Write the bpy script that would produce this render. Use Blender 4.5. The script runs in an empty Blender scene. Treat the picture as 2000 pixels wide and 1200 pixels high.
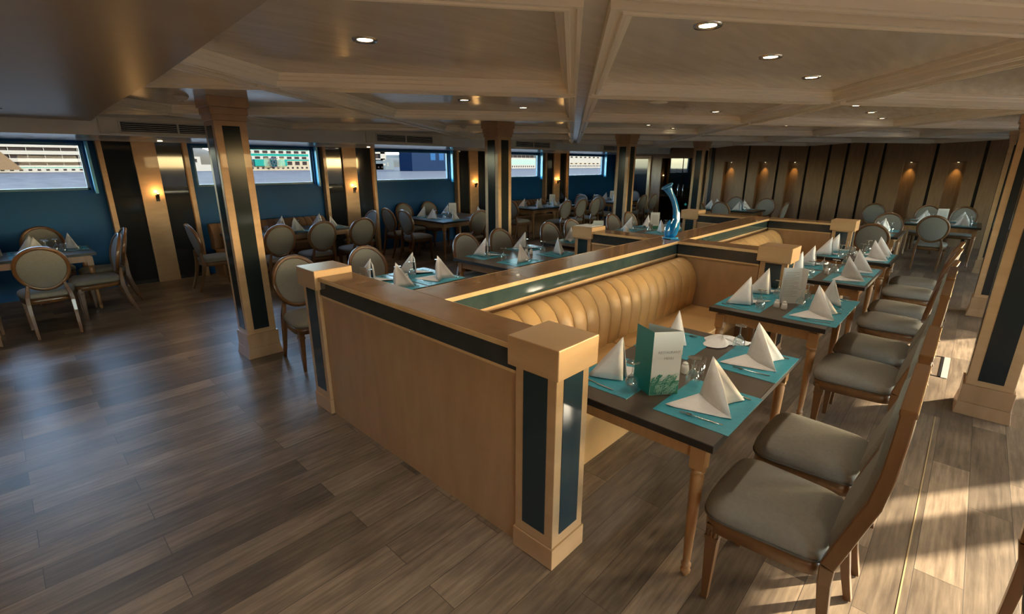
import bpy, bmesh, math, random
from mathutils import Vector, Matrix
random.seed(7)
sc = bpy.context.scene
COL = sc.collection
PI = math.pi

# ------------------------------------------------------------------ camera
cam_data = bpy.data.cameras.new('camera')
cam = bpy.data.objects.new('camera', cam_data); COL.objects.link(cam)
cam_data.sensor_fit = 'HORIZONTAL'; cam_data.sensor_width = 36.0
cam_data.lens = 939.87 / 2000 * 36.0
cam_data.clip_start = 0.05; cam_data.clip_end = 3000
yaw, pitch, roll = 0.7564, 0.2892, 0.0020
F = Vector((-math.sin(yaw)*math.cos(pitch), math.cos(yaw)*math.cos(pitch), -math.sin(pitch)))
R0 = Vector((math.cos(yaw), math.sin(yaw), 0)); U0 = R0.cross(F)
Rv = math.cos(roll)*R0 + math.sin(roll)*U0
Uv = -math.sin(roll)*R0 + math.cos(roll)*U0
M = Matrix((Rv, Uv, -F)).transposed().to_4x4()
M.translation = Vector((1.1296, -1.4756, 1.8719))
cam.matrix_world = M
sc.camera = cam

# ------------------------------------------------------------------ light outside, exposure
w = bpy.data.worlds.new('world'); sc.world = w; w.use_nodes = True
wn = w.node_tree.nodes; wl = w.node_tree.links; wn.clear()
sky = wn.new('ShaderNodeTexSky'); sky.sky_type = 'NISHITA'; sky.sun_disc = False
sky.sun_elevation = math.radians(13.5); sky.sun_rotation = math.radians(37)
bg = wn.new('ShaderNodeBackground'); bg.inputs['Strength'].default_value = 5.5
wo = wn.new('ShaderNodeOutputWorld')
wl.new(sky.outputs[0], bg.inputs[0]); wl.new(bg.outputs[0], wo.inputs[0])
sd = bpy.data.lights.new('sun', 'SUN'); sd.energy = 50.0; sd.angle = math.radians(0.45); sd.color = (1.0, .84, .62)
sun = bpy.data.objects.new('sun', sd); COL.objects.link(sun)
sdir = Vector((-0.595, -0.804, -math.tan(math.radians(13.5)))).normalized()
sun.rotation_euler = sdir.to_track_quat('-Z', 'Y').to_euler(); sun.location = (20, 25, 12)
sc.view_settings.view_transform = 'Standard'; sc.view_settings.look = 'None'
sc.view_settings.exposure = -0.10; sc.view_settings.gamma = 1.0
sc.view_settings.use_curve_mapping = False
sc.cycles.use_denoising = True
sc.cycles.max_bounces = 8; sc.cycles.transparent_max_bounces = 16
sc.cycles.sample_clamp_indirect = 6.0
LAMP = 0.95   # master power of the ceiling lamps

# ------------------------------------------------------------------ materials
def mat(name):
    m = bpy.data.materials.new(name); m.use_nodes = True
    nt = m.node_tree; b = nt.nodes['Principled BSDF']
    return m, nt, b
def L(nt, a, b): nt.links.new(a, b)
def plain(name, col, rough=.5, metal=0, **k):
    m, nt, b = mat(name)
    b.inputs['Base Color'].default_value = (*col, 1); b.inputs['Roughness'].default_value = rough
    b.inputs['Metallic'].default_value = metal
    for n, v in k.items(): b.inputs[n.replace('_', ' ')].default_value = v
    return m
def noise_mat(name, c1, c2, scale=(1, 1, 1), nscale=4, rough=(.4, .5), bump=0, detail=4, metal=0, coat=0, lo=.22, hi=.78, spec=.5):
    m, nt, b = mat(name)
    tc = nt.nodes.new('ShaderNodeTexCoord'); mp = nt.nodes.new('ShaderNodeMapping'); mp.inputs['Scale'].default_value = scale
    n = nt.nodes.new('ShaderNodeTexNoise'); n.inputs['Scale'].default_value = nscale; n.inputs['Detail'].default_value = detail
    r = nt.nodes.new('ShaderNodeValToRGB'); r.color_ramp.elements[0].color = (*c1, 1); r.color_ramp.elements[1].color = (*c2, 1)
    r.color_ramp.elements[0].position = lo; r.color_ramp.elements[1].position = hi
    L(nt, tc.outputs['Object'], mp.inputs[0]); L(nt, mp.outputs[0], n.inputs['Vector']); L(nt, n.outputs['Fac'], r.inputs[0])
    L(nt, r.outputs[0], b.inputs['Base Color'])
    mr = nt.nodes.new('ShaderNodeMapRange'); mr.inputs['From Min'].default_value = .15; mr.inputs['From Max'].default_value = .85
    mr.inputs['To Min'].default_value = rough[0]; mr.inputs['To Max'].default_value = rough[1]
    L(nt, n.outputs['Fac'], mr.inputs['Value']); L(nt, mr.outputs[0], b.inputs['Roughness'])
    b.inputs['Metallic'].default_value = metal; b.inputs['Coat Weight'].default_value = coat; b.inputs['Specular IOR Level'].default_value = spec
    if bump:
        bp = nt.nodes.new('ShaderNodeBump'); bp.inputs['Strength'].default_value = bump; bp.inputs['Distance'].default_value = .01
        L(nt, n.outputs['Fac'], bp.inputs['Height']); L(nt, bp.outputs[0], b.inputs['Normal'])
    return m
def emis(name, col, s):
    m, nt, b = mat(name); b.inputs['Base Color'].default_value = (*col, 1)
    b.inputs['Emission Color'].default_value = (*col, 1); b.inputs['Emission Strength'].default_value = s
    return m
def glass(name, tint, gl=1.45, pw_=4.5, mx_=.85):
    m = bpy.data.materials.new(name); m.use_nodes = True; nt = m.node_tree; nt.nodes.clear()
    t = nt.nodes.new('ShaderNodeBsdfTransparent'); t.inputs[0].default_value = (*tint, 1)
    g = nt.nodes.new('ShaderNodeBsdfGlossy'); g.inputs['Roughness'].default_value = .02; g.inputs[0].default_value = (1, 1, 1, 1)
    lw = nt.nodes.new('ShaderNodeLayerWeight'); lw.inputs[0].default_value = .5
    pw = nt.nodes.new('ShaderNodeMath'); pw.operation = 'POWER'; pw.inputs[1].default_value = pw_
    f = nt.nodes.new('ShaderNodeMapRange'); f.inputs['To Min'].default_value = .045*(gl-1)/.45; f.inputs['To Max'].default_value = mx_
    nt.links.new(lw.outputs['Facing'], pw.inputs[0]); nt.links.new(pw.outputs[0], f.inputs['Value'])
    mx = nt.nodes.new('ShaderNodeMixShader'); o = nt.nodes.new('ShaderNodeOutputMaterial')
    L(nt, f.outputs[0], mx.inputs[0]); L(nt, t.outputs[0], mx.inputs[1]); L(nt, g.outputs[0], mx.inputs[2]); L(nt, mx.outputs[0], o.inputs[0])
    return m

W_OAK = noise_mat('honey_veneer', (.40, .245, .118), (.50, .32, .165), (1, 1, 5), 3, (.32, .42), .02, coat=.15)
W_OAKX = noise_mat('honey_veneer_crossgrain', (.33, .195, .095), (.43, .265, .14), (4, 4, 1), 3, (.32, .42), .02, coat=.15)
W_TOP = noise_mat('rail_veneer', (.24, .13, .06), (.33, .185, .09), (3, 3, 3), 2, (.14, .22), .02, coat=.3)
W_EDGE = noise_mat('pale_edging', (.55, .36, .17), (.66, .44, .22), (3, 3, 3), 4, (.3, .4), .0)
W_CHAIR = noise_mat('chair_wood', (.10, .044, .014), (.155, .070, .023), (5, 5, 1), 6, (.29, .36), .0, coat=.3)
W_LEG = noise_mat('table_wood', (.28, .14, .052), (.40, .21, .085), (5, 5, 1), 6, (.29, .4), .0, coat=.2)
W_WALL = noise_mat('walnut_panel', (.17, .095, .046), (.25, .148, .075), (6, 6, .6), 5, (.35, .5), .02)
BLACKG = plain('dark_glass_inset', (.018, .034, .042), .09, Specular_IOR_Level=.4)
STRIPG = noise_mat('charcoal_band', (.026, .030, .033), (.036, .041, .045), (3, 3, 3), 3, (.10, .18), 0)
BANDG = noise_mat('green_grey_reflection_band', (.035, .060, .058), (.050, .080, .076), (3, 3, 3), 3, (.05, .10), 0)  # same band glass, with its green-grey reflection put into the base colour
MIRROR = plain('smoked_mirror', (.014, .017, .021), .04, Specular_IOR_Level=.5)
TEAL = noise_mat('teal_wall', (.003, .060, .18), (.004, .072, .21), (1, 1, 1), 3, (.45, .6), .02, spec=.2)
TEALF = plain('teal_frame', (.010, .12, .21), .35)
CEIL = noise_mat('brushed_ceiling', (.60, .55, .47), (.70, .65, .57), (9, 1.2, 1), 2.2, (.13, .25), .10, detail=4, lo=.2, hi=.8)
CREAM = plain('cream_moulding', (.86, .80, .67), .30)
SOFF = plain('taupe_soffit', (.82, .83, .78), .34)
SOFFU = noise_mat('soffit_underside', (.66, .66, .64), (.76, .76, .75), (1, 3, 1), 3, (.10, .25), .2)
VENTP = plain('vent_plate', (.74, .70, .58), .45)
DARK = plain('black_gap', (.006, .006, .006), .6)
FABRIC = noise_mat('grey_green_fabric', (.17, .162, .138), (.21, .20, .17), (1, 1, 1), 60, (.75, .9), .08)
PIPE = plain('dark_piping', (.09, .085, .075), .7)
LEATH = noise_mat('tan_leather', (.46, .265, .095), (.55, .33, .13), (1, 1, 1), 5, (.38, .5), .06)
TOPST = noise_mat('dark_slate_top', (.060, .046, .034), (.105, .082, .062), (1, 1, 1), 6, (.29, .38), .04)
TOPED = plain('black_table_edge', (.012, .011, .011), .4)
MAT_T = noise_mat('turquoise_vinyl', (.035, .27, .37), (.055, .34, .44), (1, 1, 1), 30, (.29, .36), .05)
LINEN = noise_mat('white_linen', (.70, .69, .68), (.76, .75, .74), (1, 1, 1), 50, (.8, .9), .05)
STEEL = plain('steel', (.62, .60, .57), .18, 1)
CHROME = plain('chrome', (.8, .8, .8), .08, 1)
BLK = plain('black_metal', (.012, .011, .010), .35, .6)
GLS = glass('clear_glass', (.92, .95, .96), 3.2, 1.6, .95)
PANE = glass('tinted_pane', (.84, .88, .92), 1.04, 5, .5)
CLEARPANE = glass('clear_pane', (.95, .96, .96))
PORC = plain('white_porcelain', (.72, .70, .66), .25)
MENU_T = plain('teal_card', (.005, .22, .23), .4)
MENU_W = plain('white_card', (.66, .66, .63), .5)
INK = plain('grey_print', (.30, .29, .27), .6)
GREENP = plain('green_print', (.03, .20, .13), .5)
GREENL = plain('pale_green_print', (.30, .52, .40), .5)
BLUEG = plain('blue_glass', (.0, .19, .52), .05, 0, Specular_IOR_Level=.9, Coat_Weight=1.0)
BLUEL = plain('pale_blue_glass', (.05, .36, .72), .08, Coat_Weight=1.0)
LAMPG = emis('lamp_lens', (1.0, .80, .50), 14)
WHITEP = plain('white_plastic', (.6, .58, .53), .45)
COLG = plain('column_dark_inset', (.016, .022, .025), .12, Specular_IOR_Level=.16)

def floor_material():
    m, nt, b = mat('oak_plank_floor')
    N = nt.nodes.new
    tc = N('ShaderNodeTexCoord'); sep = N('ShaderNodeSeparateXYZ'); cmb = N('ShaderNodeCombineXYZ')
    L(nt, tc.outputs['Object'], sep.inputs[0]); L(nt, sep.outputs['Y'], cmb.inputs['X']); L(nt, sep.outputs['X'], cmb.inputs['Y'])
    br = N('ShaderNodeTexBrick'); br.offset = .37; br.inputs['Scale'].default_value = 1.0
    br.inputs['Brick Width'].default_value = 1.22; br.inputs['Row Height'].default_value = .18
    br.inputs['Mortar Size'].default_value = .0015; br.inputs['Mortar Smooth'].default_value = .2
    br.inputs['Color1'].default_value = (.2, .2, .2, 1); br.inputs['Color2'].default_value = (.8, .8, .8, 1); br.inputs['Mortar'].default_value = (0, 0, 0, 1)
    L(nt, cmb.outputs[0], br.inputs['Vector'])
    mp = N('ShaderNodeMapping'); mp.inputs['Scale'].default_value = (1.0, 14, 1)
    add = N('ShaderNodeVectorMath'); add.operation = 'MULTIPLY_ADD'; add.inputs[1].default_value = (9, 9, 9)
    L(nt, br.outputs['Color'], add.inputs[0]); L(nt, cmb.outputs[0], add.inputs[2]); L(nt, add.outputs[0], mp.inputs[0])
    n1 = N('ShaderNodeTexNoise'); n1.inputs['Scale'].default_value = 3.0; n1.inputs['Detail'].default_value = 7; n1.inputs['Roughness'].default_value = .65
    L(nt, mp.outputs[0], n1.inputs['Vector'])
    mp2 = N('ShaderNodeMapping'); mp2.inputs['Scale'].default_value = (2.2, 4.5, 1)
    L(nt, add.outputs[0], mp2.inputs[0])
    n2 = N('ShaderNodeTexNoise'); n2.inputs['Scale'].default_value = 1.6; n2.inputs['Detail'].default_value = 4
    L(nt, mp2.outputs[0], n2.inputs['Vector'])
    r1 = N('ShaderNodeValToRGB'); e = r1.color_ramp.elements
    e[0].position = .28; e[0].color = (.036, .026, .018, 1); e[1].position = .80; e[1].color = (.102, .076, .051, 1)
    L(nt, n1.outputs['Fac'], r1.inputs[0])
    r2 = N('ShaderNodeValToRGB'); e = r2.color_ramp.elements
    e[0].position = .30; e[0].color = (.66, .65, .64, 1); e[1].position = .64; e[1].color = (1.08, 1.08, 1.06, 1)
    L(nt, n2.outputs['Fac'], r2.inputs[0])
    mul = N('ShaderNodeMix'); mul.data_type = 'RGBA'; mul.blend_type = 'MULTIPLY'; mul.inputs['Factor'].default_value = 1
    L(nt, r1.outputs[0], mul.inputs['A']); L(nt, r2.outputs[0], mul.inputs['B'])
    pl = N('ShaderNodeMapRange'); pl.inputs['To Min'].default_value = .90; pl.inputs['To Max'].default_value = 5.5
    L(nt, br.outputs['Color'], pl.inputs['Value'])
    mul2 = N('ShaderNodeVectorMath'); mul2.operation = 'SCALE'
    L(nt, mul.outputs['Result'], mul2.inputs[0]); L(nt, pl.outputs[0], mul2.inputs['Scale'])
    dk = N('ShaderNodeMix'); dk.data_type = 'RGBA'; dk.inputs['B'].default_value = (.05, .036, .026, 1)
    L(nt, br.outputs['Fac'], dk.inputs['Factor']); L(nt, mul2.outputs[0], dk.inputs['A'])
    L(nt, dk.outputs['Result'], b.inputs['Base Color'])
    mr = N('ShaderNodeMapRange'); mr.inputs['To Min'].default_value = .29; mr.inputs['To Max'].default_value = .42; b.inputs['Specular IOR Level'].default_value = .55
    L(nt, n1.outputs['Fac'], mr.inputs['Value']); L(nt, mr.outputs[0], b.inputs['Roughness'])
    bp = N('ShaderNodeBump'); bp.inputs['Strength'].default_value = .25; bp.inputs['Distance'].default_value = .004
    L(nt, n1.outputs['Fac'], bp.inputs['Height']); L(nt, bp.outputs[0], b.inputs['Normal'])
    return m
FLOOR = floor_material()

# ------------------------------------------------------------------ mesh helper
class MB:
    def __init__(s): s.v = []; s.f = []; s.m = []; s.s = []
    def face(s, idx, m=0, sm=False): s.f.append(idx); s.m.append(m); s.s.append(sm)
    def box(s, x0, x1, y0, y1, z0, z1, m=0):
        n = len(s.v)
        s.v += [(x0, y0, z0), (x1, y0, z0), (x1, y1, z0), (x0, y1, z0), (x0, y0, z1), (x1, y0, z1), (x1, y1, z1), (x0, y1, z1)]
        for q in ((0, 3, 2, 1), (4, 5, 6, 7), (0, 1, 5, 4), (1, 2, 6, 5), (2, 3, 7, 6), (3, 0, 4, 7)): s.face([n+i for i in q], m)
        return s
    def frustum(s, r0, r1, z0, z1, m=0):   # r = (x0,x1,y0,y1)
        n = len(s.v)
        for r, z in ((r0, z0), (r1, z1)): s.v += [(r[0], r[2], z), (r[1], r[2], z), (r[1], r[3], z), (r[0], r[3], z)]
        for q in ((0, 3, 2, 1), (4, 5, 6, 7), (0, 1, 5, 4), (1, 2, 6, 5), (2, 3, 7, 6), (3, 0, 4, 7)): s.face([n+i for i in q], m)
        return s
    def quad(s, pts, m=0, sm=False):
        n = len(s.v); s.v += [tuple(p) for p in pts]; s.face(list(range(n, n+len(pts))), m, sm); return s
    def prism(s, pts, z0, z1, m=0, mtop=None, sm=False):
        n = len(s.v); k = len(pts)
        s.v += [(p[0], p[1], z0) for p in pts] + [(p[0], p[1], z1) for p in pts]
        s.face([n+i for i in reversed(range(k))], m); s.face([n+k+i for i in range(k)], m if mtop is None else mtop)
        for i in range(k): j = (i+1) % k; s.face([n+i, n+j, n+k+j, n+k+i], m, sm)
        return s
    def sweep(s, sections, m=0, closed=False, cap=True, sm=True):   # list of point rings
        n = len(s.v); k = len(sections[0])
        for sec in sections: s.v += [tuple(p) for p in sec]
        R = len(sections)
        for a in range(R if closed else R-1):
            b = (a+1) % R
            for i in range(k): j = (i+1) % k; s.face([n+a*k+i, n+a*k+j, n+b*k+j, n+b*k+i], m, sm)
        if cap and not closed:
            s.face([n+i for i in reversed(range(k))], m); s.face([n+(R-1)*k+i for i in range(k)], m)
        return s
    def tube(s, path, rad, seg=8, m=0, closed=False, ref=None, flat=1.0):
        secs = []; P = [Vector(p) for p in path]; N = len(P)
        for i, p in enumerate(P):
            a = P[(i-1) % N] if (closed or i > 0) else p; b = P[(i+1) % N] if (closed or i < N-1) else p
            t = (b-a).normalized(); rf = Vector(ref) if ref else (Vector((0, 0, 1)) if abs(t.z) < .9 else Vector((1, 0, 0)))
            u = t.cross(rf).normalized(); v = u.cross(t).normalized()
            r = rad[i] if isinstance(rad, (list, tuple)) else rad
            secs.append([p + u*r*math.cos(2*PI*k/seg) + v*r*flat*math.sin(2*PI*k/seg) for k in range(seg)])
        return s.sweep(secs, m, closed)
    def rod(s, path, wds, ref=(1, 0, 0), m=0):   # rectangular section: wds = (w along ref, d across)
        secs = []; P = [Vector(p) for p in path]; N = len(P)
        for i, p in enumerate(P):
            a = P[max(i-1, 0)]; b = P[min(i+1, N-1)]; t = (b-a).normalized()
            u = Vector(ref); u = (u - t*u.dot(t)).normalized(); v = t.cross(u).normalized()
            w_, d_ = wds[i]
            secs.append([p+u*w_+v*d_, p-u*w_+v*d_, p-u*w_-v*d_, p+u*w_-v*d_])
        return s.sweep(secs, m, sm=False)
    def lathe(s, prof, seg=20, c=(0, 0, 0), m=0, cap=True):
        secs = [[(c[0]+r*math.cos(2*PI*k/seg), c[1]+r*math.sin(2*PI*k/seg), c[2]+z) for k in range(seg)] for r, z in prof]
        return s.sweep(secs, m, cap=cap)
    def surf(s, fn, nu, nv, m=0, sm=True):
        n = len(s.v)
        for i in range(nu+1):
            for j in range(nv+1): s.v.append(tuple(fn(i/nu, j/nv)))
        for i in range(nu):
            for j in range(nv):
                a = n+i*(nv+1)+j; s.face([a, a+1, a+nv+2, a+nv+1], m, sm)
        return s
    def xf(s, M4):
        s.v = [tuple(M4 @ Vector(p)) for p in s.v]; return s
    def build(s, name, mats, parent=None, bevel=0, merge=False):
        me = bpy.data.meshes.new(name); me.from_pydata(s.v, [], s.f)
        if not isinstance(mats, (list, tuple)): mats = [mats]
        for mt in mats: me.materials.append(mt)
        for p, mi, sm in zip(me.polygons, s.m, s.s): p.material_index = mi; p.use_smooth = sm
        bm = bmesh.new(); bm.from_mesh(me)
        if merge: bmesh.ops.remove_doubles(bm, verts=bm.verts, dist=1e-5)
        bmesh.ops.recalc_face_normals(bm, faces=bm.faces); bm.to_mesh(me); bm.free()
        o = bpy.data.objects.new(name, me); COL.objects.link(o)
        if parent: o.parent = parent
        if bevel:
            b = o.modifiers.new('edge', 'BEVEL'); b.width = bevel; b.segments = 2; b.limit_method = 'ANGLE'; b.angle_limit = math.radians(40)
        return o

def tag(o, label, cat, group=None, kind=None):
    if label: o['label'] = label
    if cat: o['category'] = cat
    if group: o['group'] = group
    if kind: o['kind'] = kind
    return o
def thing(name, label, cat, loc=(0, 0, 0), rz=0, group=None):
    o = bpy.data.objects.new(name, None); COL.objects.link(o); o.empty_display_size = .1
    o.location = loc; o.rotation_euler = (0, 0, rz)
    return tag(o, label, cat, group)
def struct(o): o['kind'] = 'structure'; return o
def kids(o): return [c for c in COL.objects if c.parent == o]
KID = {}
def reg(root):
    KID[root.name] = []
    for c in [c for c in COL.objects if c.parent == root]:
        KID[root.name].append((c, [g for g in COL.objects if g.parent == c]))
    return root
USED = set()
def place(root, loc, rz, label, group=None):
    """first use moves the prototype itself, later uses copy it with its parts"""
    if root.name not in USED:
        USED.add(root.name); r = root
    else:
        r = root.copy(); COL.objects.link(r)
        for c, gs in KID.get(root.name, []):
            c2 = c.copy(); COL.objects.link(c2); c2.parent = r
            for g in gs: g2 = g.copy(); COL.objects.link(g2); g2.parent = c2
    r.location = loc; r.rotation_euler = (0, 0, rz); r['label'] = label
    if group: r['group'] = group
    return r

# ------------------------------------------------------------------ room shell
XL, XR, YF, YB, ZC = -8.45, 5.95, -5.0, 14.0, 2.43
struct(MB().box(XL-.15, XR+.15, YF-.15, YB+.3, -.1, 0).build('floor', FLOOR))
# coffered ceiling: flat brushed panels inside stepped diagonal beams
hx, hy = 1.30, 1.75; D = hx*hy/math.hypot(hx, hy)
prof = [(0, 2.388), (.042, 2.388), (.044, 2.352), (.062, 2.352), (.066, 2.364), (.086, 2.364), (.090, 2.352), (.106, 2.352), (.110, 2.384), (.128, 2.388), (.132, 2.408), (.146, 2.412), (.150, 2.43)]
cb, pb = MB(), MB()
cells = []
for i in range(-3, 3):
    for j in range(-2, 5):
        cells += [(.15+2.6*i, 1.70+3.5*j), (-1.15+2.6*i, -.05+3.5*j)]
for cx, cy in cells:
    def ring(d, z): k = 1-d/D; return [(cx+hx*k, cy, z), (cx, cy+hy*k, z), (cx-hx*k, cy, z), (cx, cy-hy*k, z)]
    for (d0, z0), (d1, z1) in zip(prof, prof[1:]):
        a, b = ring(d0, z0), ring(d1, z1)
        for q in range(4): r = (q+1) % 4; (pb if d0 == 0 else cb).quad([a[q], a[r], b[r], b[q]])
    pb.quad(ring(.150, 2.43))
pb.box(-9.0, XR+.15, YF-.15, YB+.3, 2.45, 2.52)
struct(pb.build('ceiling', CEIL)); struct(cb.build('ceiling_beam', CREAM))
# dropped ceiling over the entrance side
bk = MB().prism([(-6.45, -.50), (-6.45, YF), (1.6, YF), (1.6, -1.0), (-.3, -.80), (-2.4, -.68), (-4.8, -.60)], 2.335, 2.449)
struct(bk.build('ceiling_drop', noise_mat('brushed_brown_drop', (.34, .29, .23), (.42, .365, .30), (9, 1.2, 1), 2.2, (.29, .38), .06), bevel=.004))
# soffit along the window side
sf = MB()
ys = []
y = YF
while y <= YB+.01: ys.append(y); y += .1
def sx(y): # the face bows back between the air units
    t = ((y-.35) % 3.43)/3.43; d = min(t, 1-t)*3.43
    return -6.42 if d < .86 else -6.42-.13*math.sin(min(1, (d-.86)/.85)*PI/2)
pts = [(sx(y), y) for y in ys]
for (a, b) in zip(pts, pts[1:]):
    sf.quad([(a[0], a[1], 2.185), (b[0], b[1], 2.185), (b[0], b[1], 2.45), (a[0], a[1], 2.45)], 0)
    sf.quad([(a[0], a[1], 2.185), (b[0], b[1], 2.185), (XL-.1, b[1], 2.185), (XL-.1, a[1], 2.185)], 1)
struct(sf.build('ceiling_soffit', [SOFF, SOFFU]))
tr = MB()
for z0, z1, dx in ((2.37, 2.39, .035), (2.395, 2.41, .02)):
    for (a, b) in zip(pts, pts[1:]):
        tr.quad([(a[0]+dx, a[1], z0), (b[0]+dx, b[1], z0), (b[0]+dx, b[1], z1), (a[0]+dx, a[1], z1)])
        tr.quad([(a[0]+dx, a[1], z0), (b[0]+dx, b[1], z0), (b[0], b[1], z0), (a[0], a[1], z0)])
struct(tr.build('trim_1', CREAM))

def wall_x(name, x0, x1, ya, yb, z1, openings, zo0, zo1, m):
    """wall normal to x with rectangular openings"""
    b = MB(); b.box(x0, x1, ya, yb, 0, zo0); b.box(x0, x1, ya, yb, zo1, z1)
    cur = ya
    for o0, o1 in openings: b.box(x0, x1, cur, o0, zo0, zo1); cur = o1
    b.box(x0, x1, cur, yb, zo0, zo1)
    return struct(b.build(name, m))
P0, PIT = .30, 3.42
mods = [P0+PIT*k for k in range(-1, 5)]
ops = [(yc+.66, yc+2.70) for yc in mods[:-1]]
wall_x('wall_left', XL-.12, XL, YF, YB, 2.19, ops, 1.49, 2.15, TEAL)
def window(n, x, y0, y1, z0, z1, pane, depth=.05):
    fr = MB(); t = .035
    fr.box(x-depth, x+.01, y0-.0, y0+t, z0, z1); fr.box(x-depth, x+.01, y1-t, y1, z0, z1)
    fr.box(x-depth, x+.01, y0, y1, z0, z0+t); fr.box(x-depth, x+.01, y0, y1, z1-t, z1)
    o = struct(fr.build('window_%d' % n, TEALF, bevel=.003))
    MB().box(x-depth*.6, x-depth*.6+.008, y0+t, y1-t, z0+t, z1-t).build('pane', pane, o)
    return o
LIT_CYAN = plain('cyan_lit_reveal', (.07, .42, .70), .3)  # daylight on the glossy teal jamb edge, put into a brighter colour
for n, (a, b) in enumerate(ops):
    o = window(n+1, XL-.05, a, b, 1.49, 2.15, PANE)
    MB().box(XL, XL+.10, b+.030, b+.065, 1.44, 2.18).build('lit_reveal_strip', LIT_CYAN, o, bevel=.003)
light_ops = [(-4.2, -2.2), (-.6, 1.4), (2.9, 4.9), (6.0, 7.84), (8.04, 8.50), (9.8, 12.12)]  # unseen openings, sized and spaced to shape sun patches and add daylight
wall_x('wall_right', XR, XR+.15, YF, YB, 2.6, light_ops, .85, 2.15, TEAL)
for n, (a, b) in enumerate(light_ops): window(n+7, XR+.10, a, b, .85, 2.15, CLEARPANE)
struct(MB().box(XL-.15, XR+.15, YF-.15, YF, 0, 2.6).build('wall_front', W_WALL))

# back wall: walnut boards with dark joints, niches; glass door at the left
joints = [-4.98, -3.97, -3.15, -2.43, -1.94, -1.54, -1.14, -.77, .23, 1.08, 1.62, 2.4, 3.1, 3.8, 4.6, 5.3, 5.93]
niches = [(-4.64, -4.30), (-3.67, -3.36), (-2.89, -2.60), (-.34, -.06), (.51, .80), (2.7, 3.0)]
wb = MB()
wb.box(-5.05, XR+.15, YB+.16, YB+.3, 0, 2.6, 0); wb.box(-5.05, XR+.15, YB+.06, YB+.16, 1.96, 2.6, 0)
cur = -5.0
for (a, b) in zip(joints, joints[1:]):
    x0, x1 = a+.03, b-.03; ns = [n for n in niches if n[0] > a and n[1] < b]
    if ns:
        n0, n1 = ns[0]
        wb.box(x0, n0, YB, YB+.15, 0, 2.44, 0); wb.box(n1, x1, YB, YB+.15, 0, 2.44, 0); wb.box(n0, n1, YB, YB+.15, 1.95, 2.44, 0)
    else: wb.box(x0, x1, YB, YB+.15, 0, 2.44, 0)
    wb.box(b-.03, b+.03, YB+.05, YB+.16, 0, 2.44, 1)
wb.box(-5.05, -4.95, YB-.02, YB+.16, 0, 2.44, 1)
wb.box(XL-.15, -7.0, YB, YB+.3, 0, 2.6, 0); wb.box(-7.0, -5.05, YB, YB+.3, 2.12, 2.6, 0)
wb.box(-7.0, -6.72, YB, YB+.3, 0, 2.12, 0); wb.box(-5.15, -5.05, YB-.02, YB+.3, 0, 2.12, 0)
struct(wb.build('wall_back', [W_WALL, DARK]))
fp = MB()
fp.box(-8.3, -8.2, YB-.05, YB, .1, 2.14); fp.box(-7.15, -7.05, YB-.05, YB, .1, 2.14); fp.box(-8.2, -7.15, YB-.05, YB, 2.04, 2.14); fp.box(-8.2, -7.15, YB-.05, YB, .1, .2)
fr = fp.build('wall_panel_frame', W_EDGE, bevel=.003); tag(fr, 'pale wooden frame around dark glass beside the glass doors', 'wall panel')
MB().box(-8.2, -7.15, YB-.012, YB, .2, 2.04).build('glass_inset', MIRROR, fr)
# double glass door
dm = MB(); dm.box(-6.72, -6.66, YB-.03, YB+.05, 0, 2.12); dm.box(-5.21, -5.15, YB-.03, YB+.05, 0, 2.12); dm.box(-6.66, -5.21, YB-.03, YB+.05, 2.06, 2.12)
dr = struct(dm.build('door_1', W_WALL, bevel=.003))
for x0, x1, hxx in ((-6.65, -5.95, -6.02), (-5.92, -5.22, -5.85)):
    lf = MB().box(x0, x1, YB+.0, YB+.012, .02, 2.05).build('door_leaf', glass('door_glass', (.35, .30, .24), 1.7), dr)
    MB().tube([(hxx, YB-.04, .85), (hxx, YB-.04, 1.25)], .013, 10).box(hxx-.012, hxx+.012, YB-.04, YB, .88, .9).box(hxx-.012, hxx+.012, YB-.04, YB, 1.2, 1.22).build('door_handle', CHROME, lf)
    st = MB(); st.lathe([(.001, 0), (.04, 0), (.04, .004), (.001, .004)], 20); st.xf(Matrix.Translation((hxx+(.13 if hxx > -5.9 else -.13), YB-.002, .62)) @ Matrix.Rotation(PI/2, 4, 'X'))
    st.build('sticker', plain('green_dot', (.0, .35, .22), .5), lf)
MB().box(-7.2, -5.0, 16.2, 16.3, 0, 2.5).box(-7.3, -7.2, YB+.3, 16.3, 0, 2.5).box(-5.0, -4.9, YB+.3, 16.3, 0, 2.5).box(-7.3, -4.9, YB+.3, 16.3, 2.5, 2.6).box(-7.3, -4.9, YB+.3, 16.3, -.1, 0).build('wall_lobby', W_WALL)['kind'] = 'structure'

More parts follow.
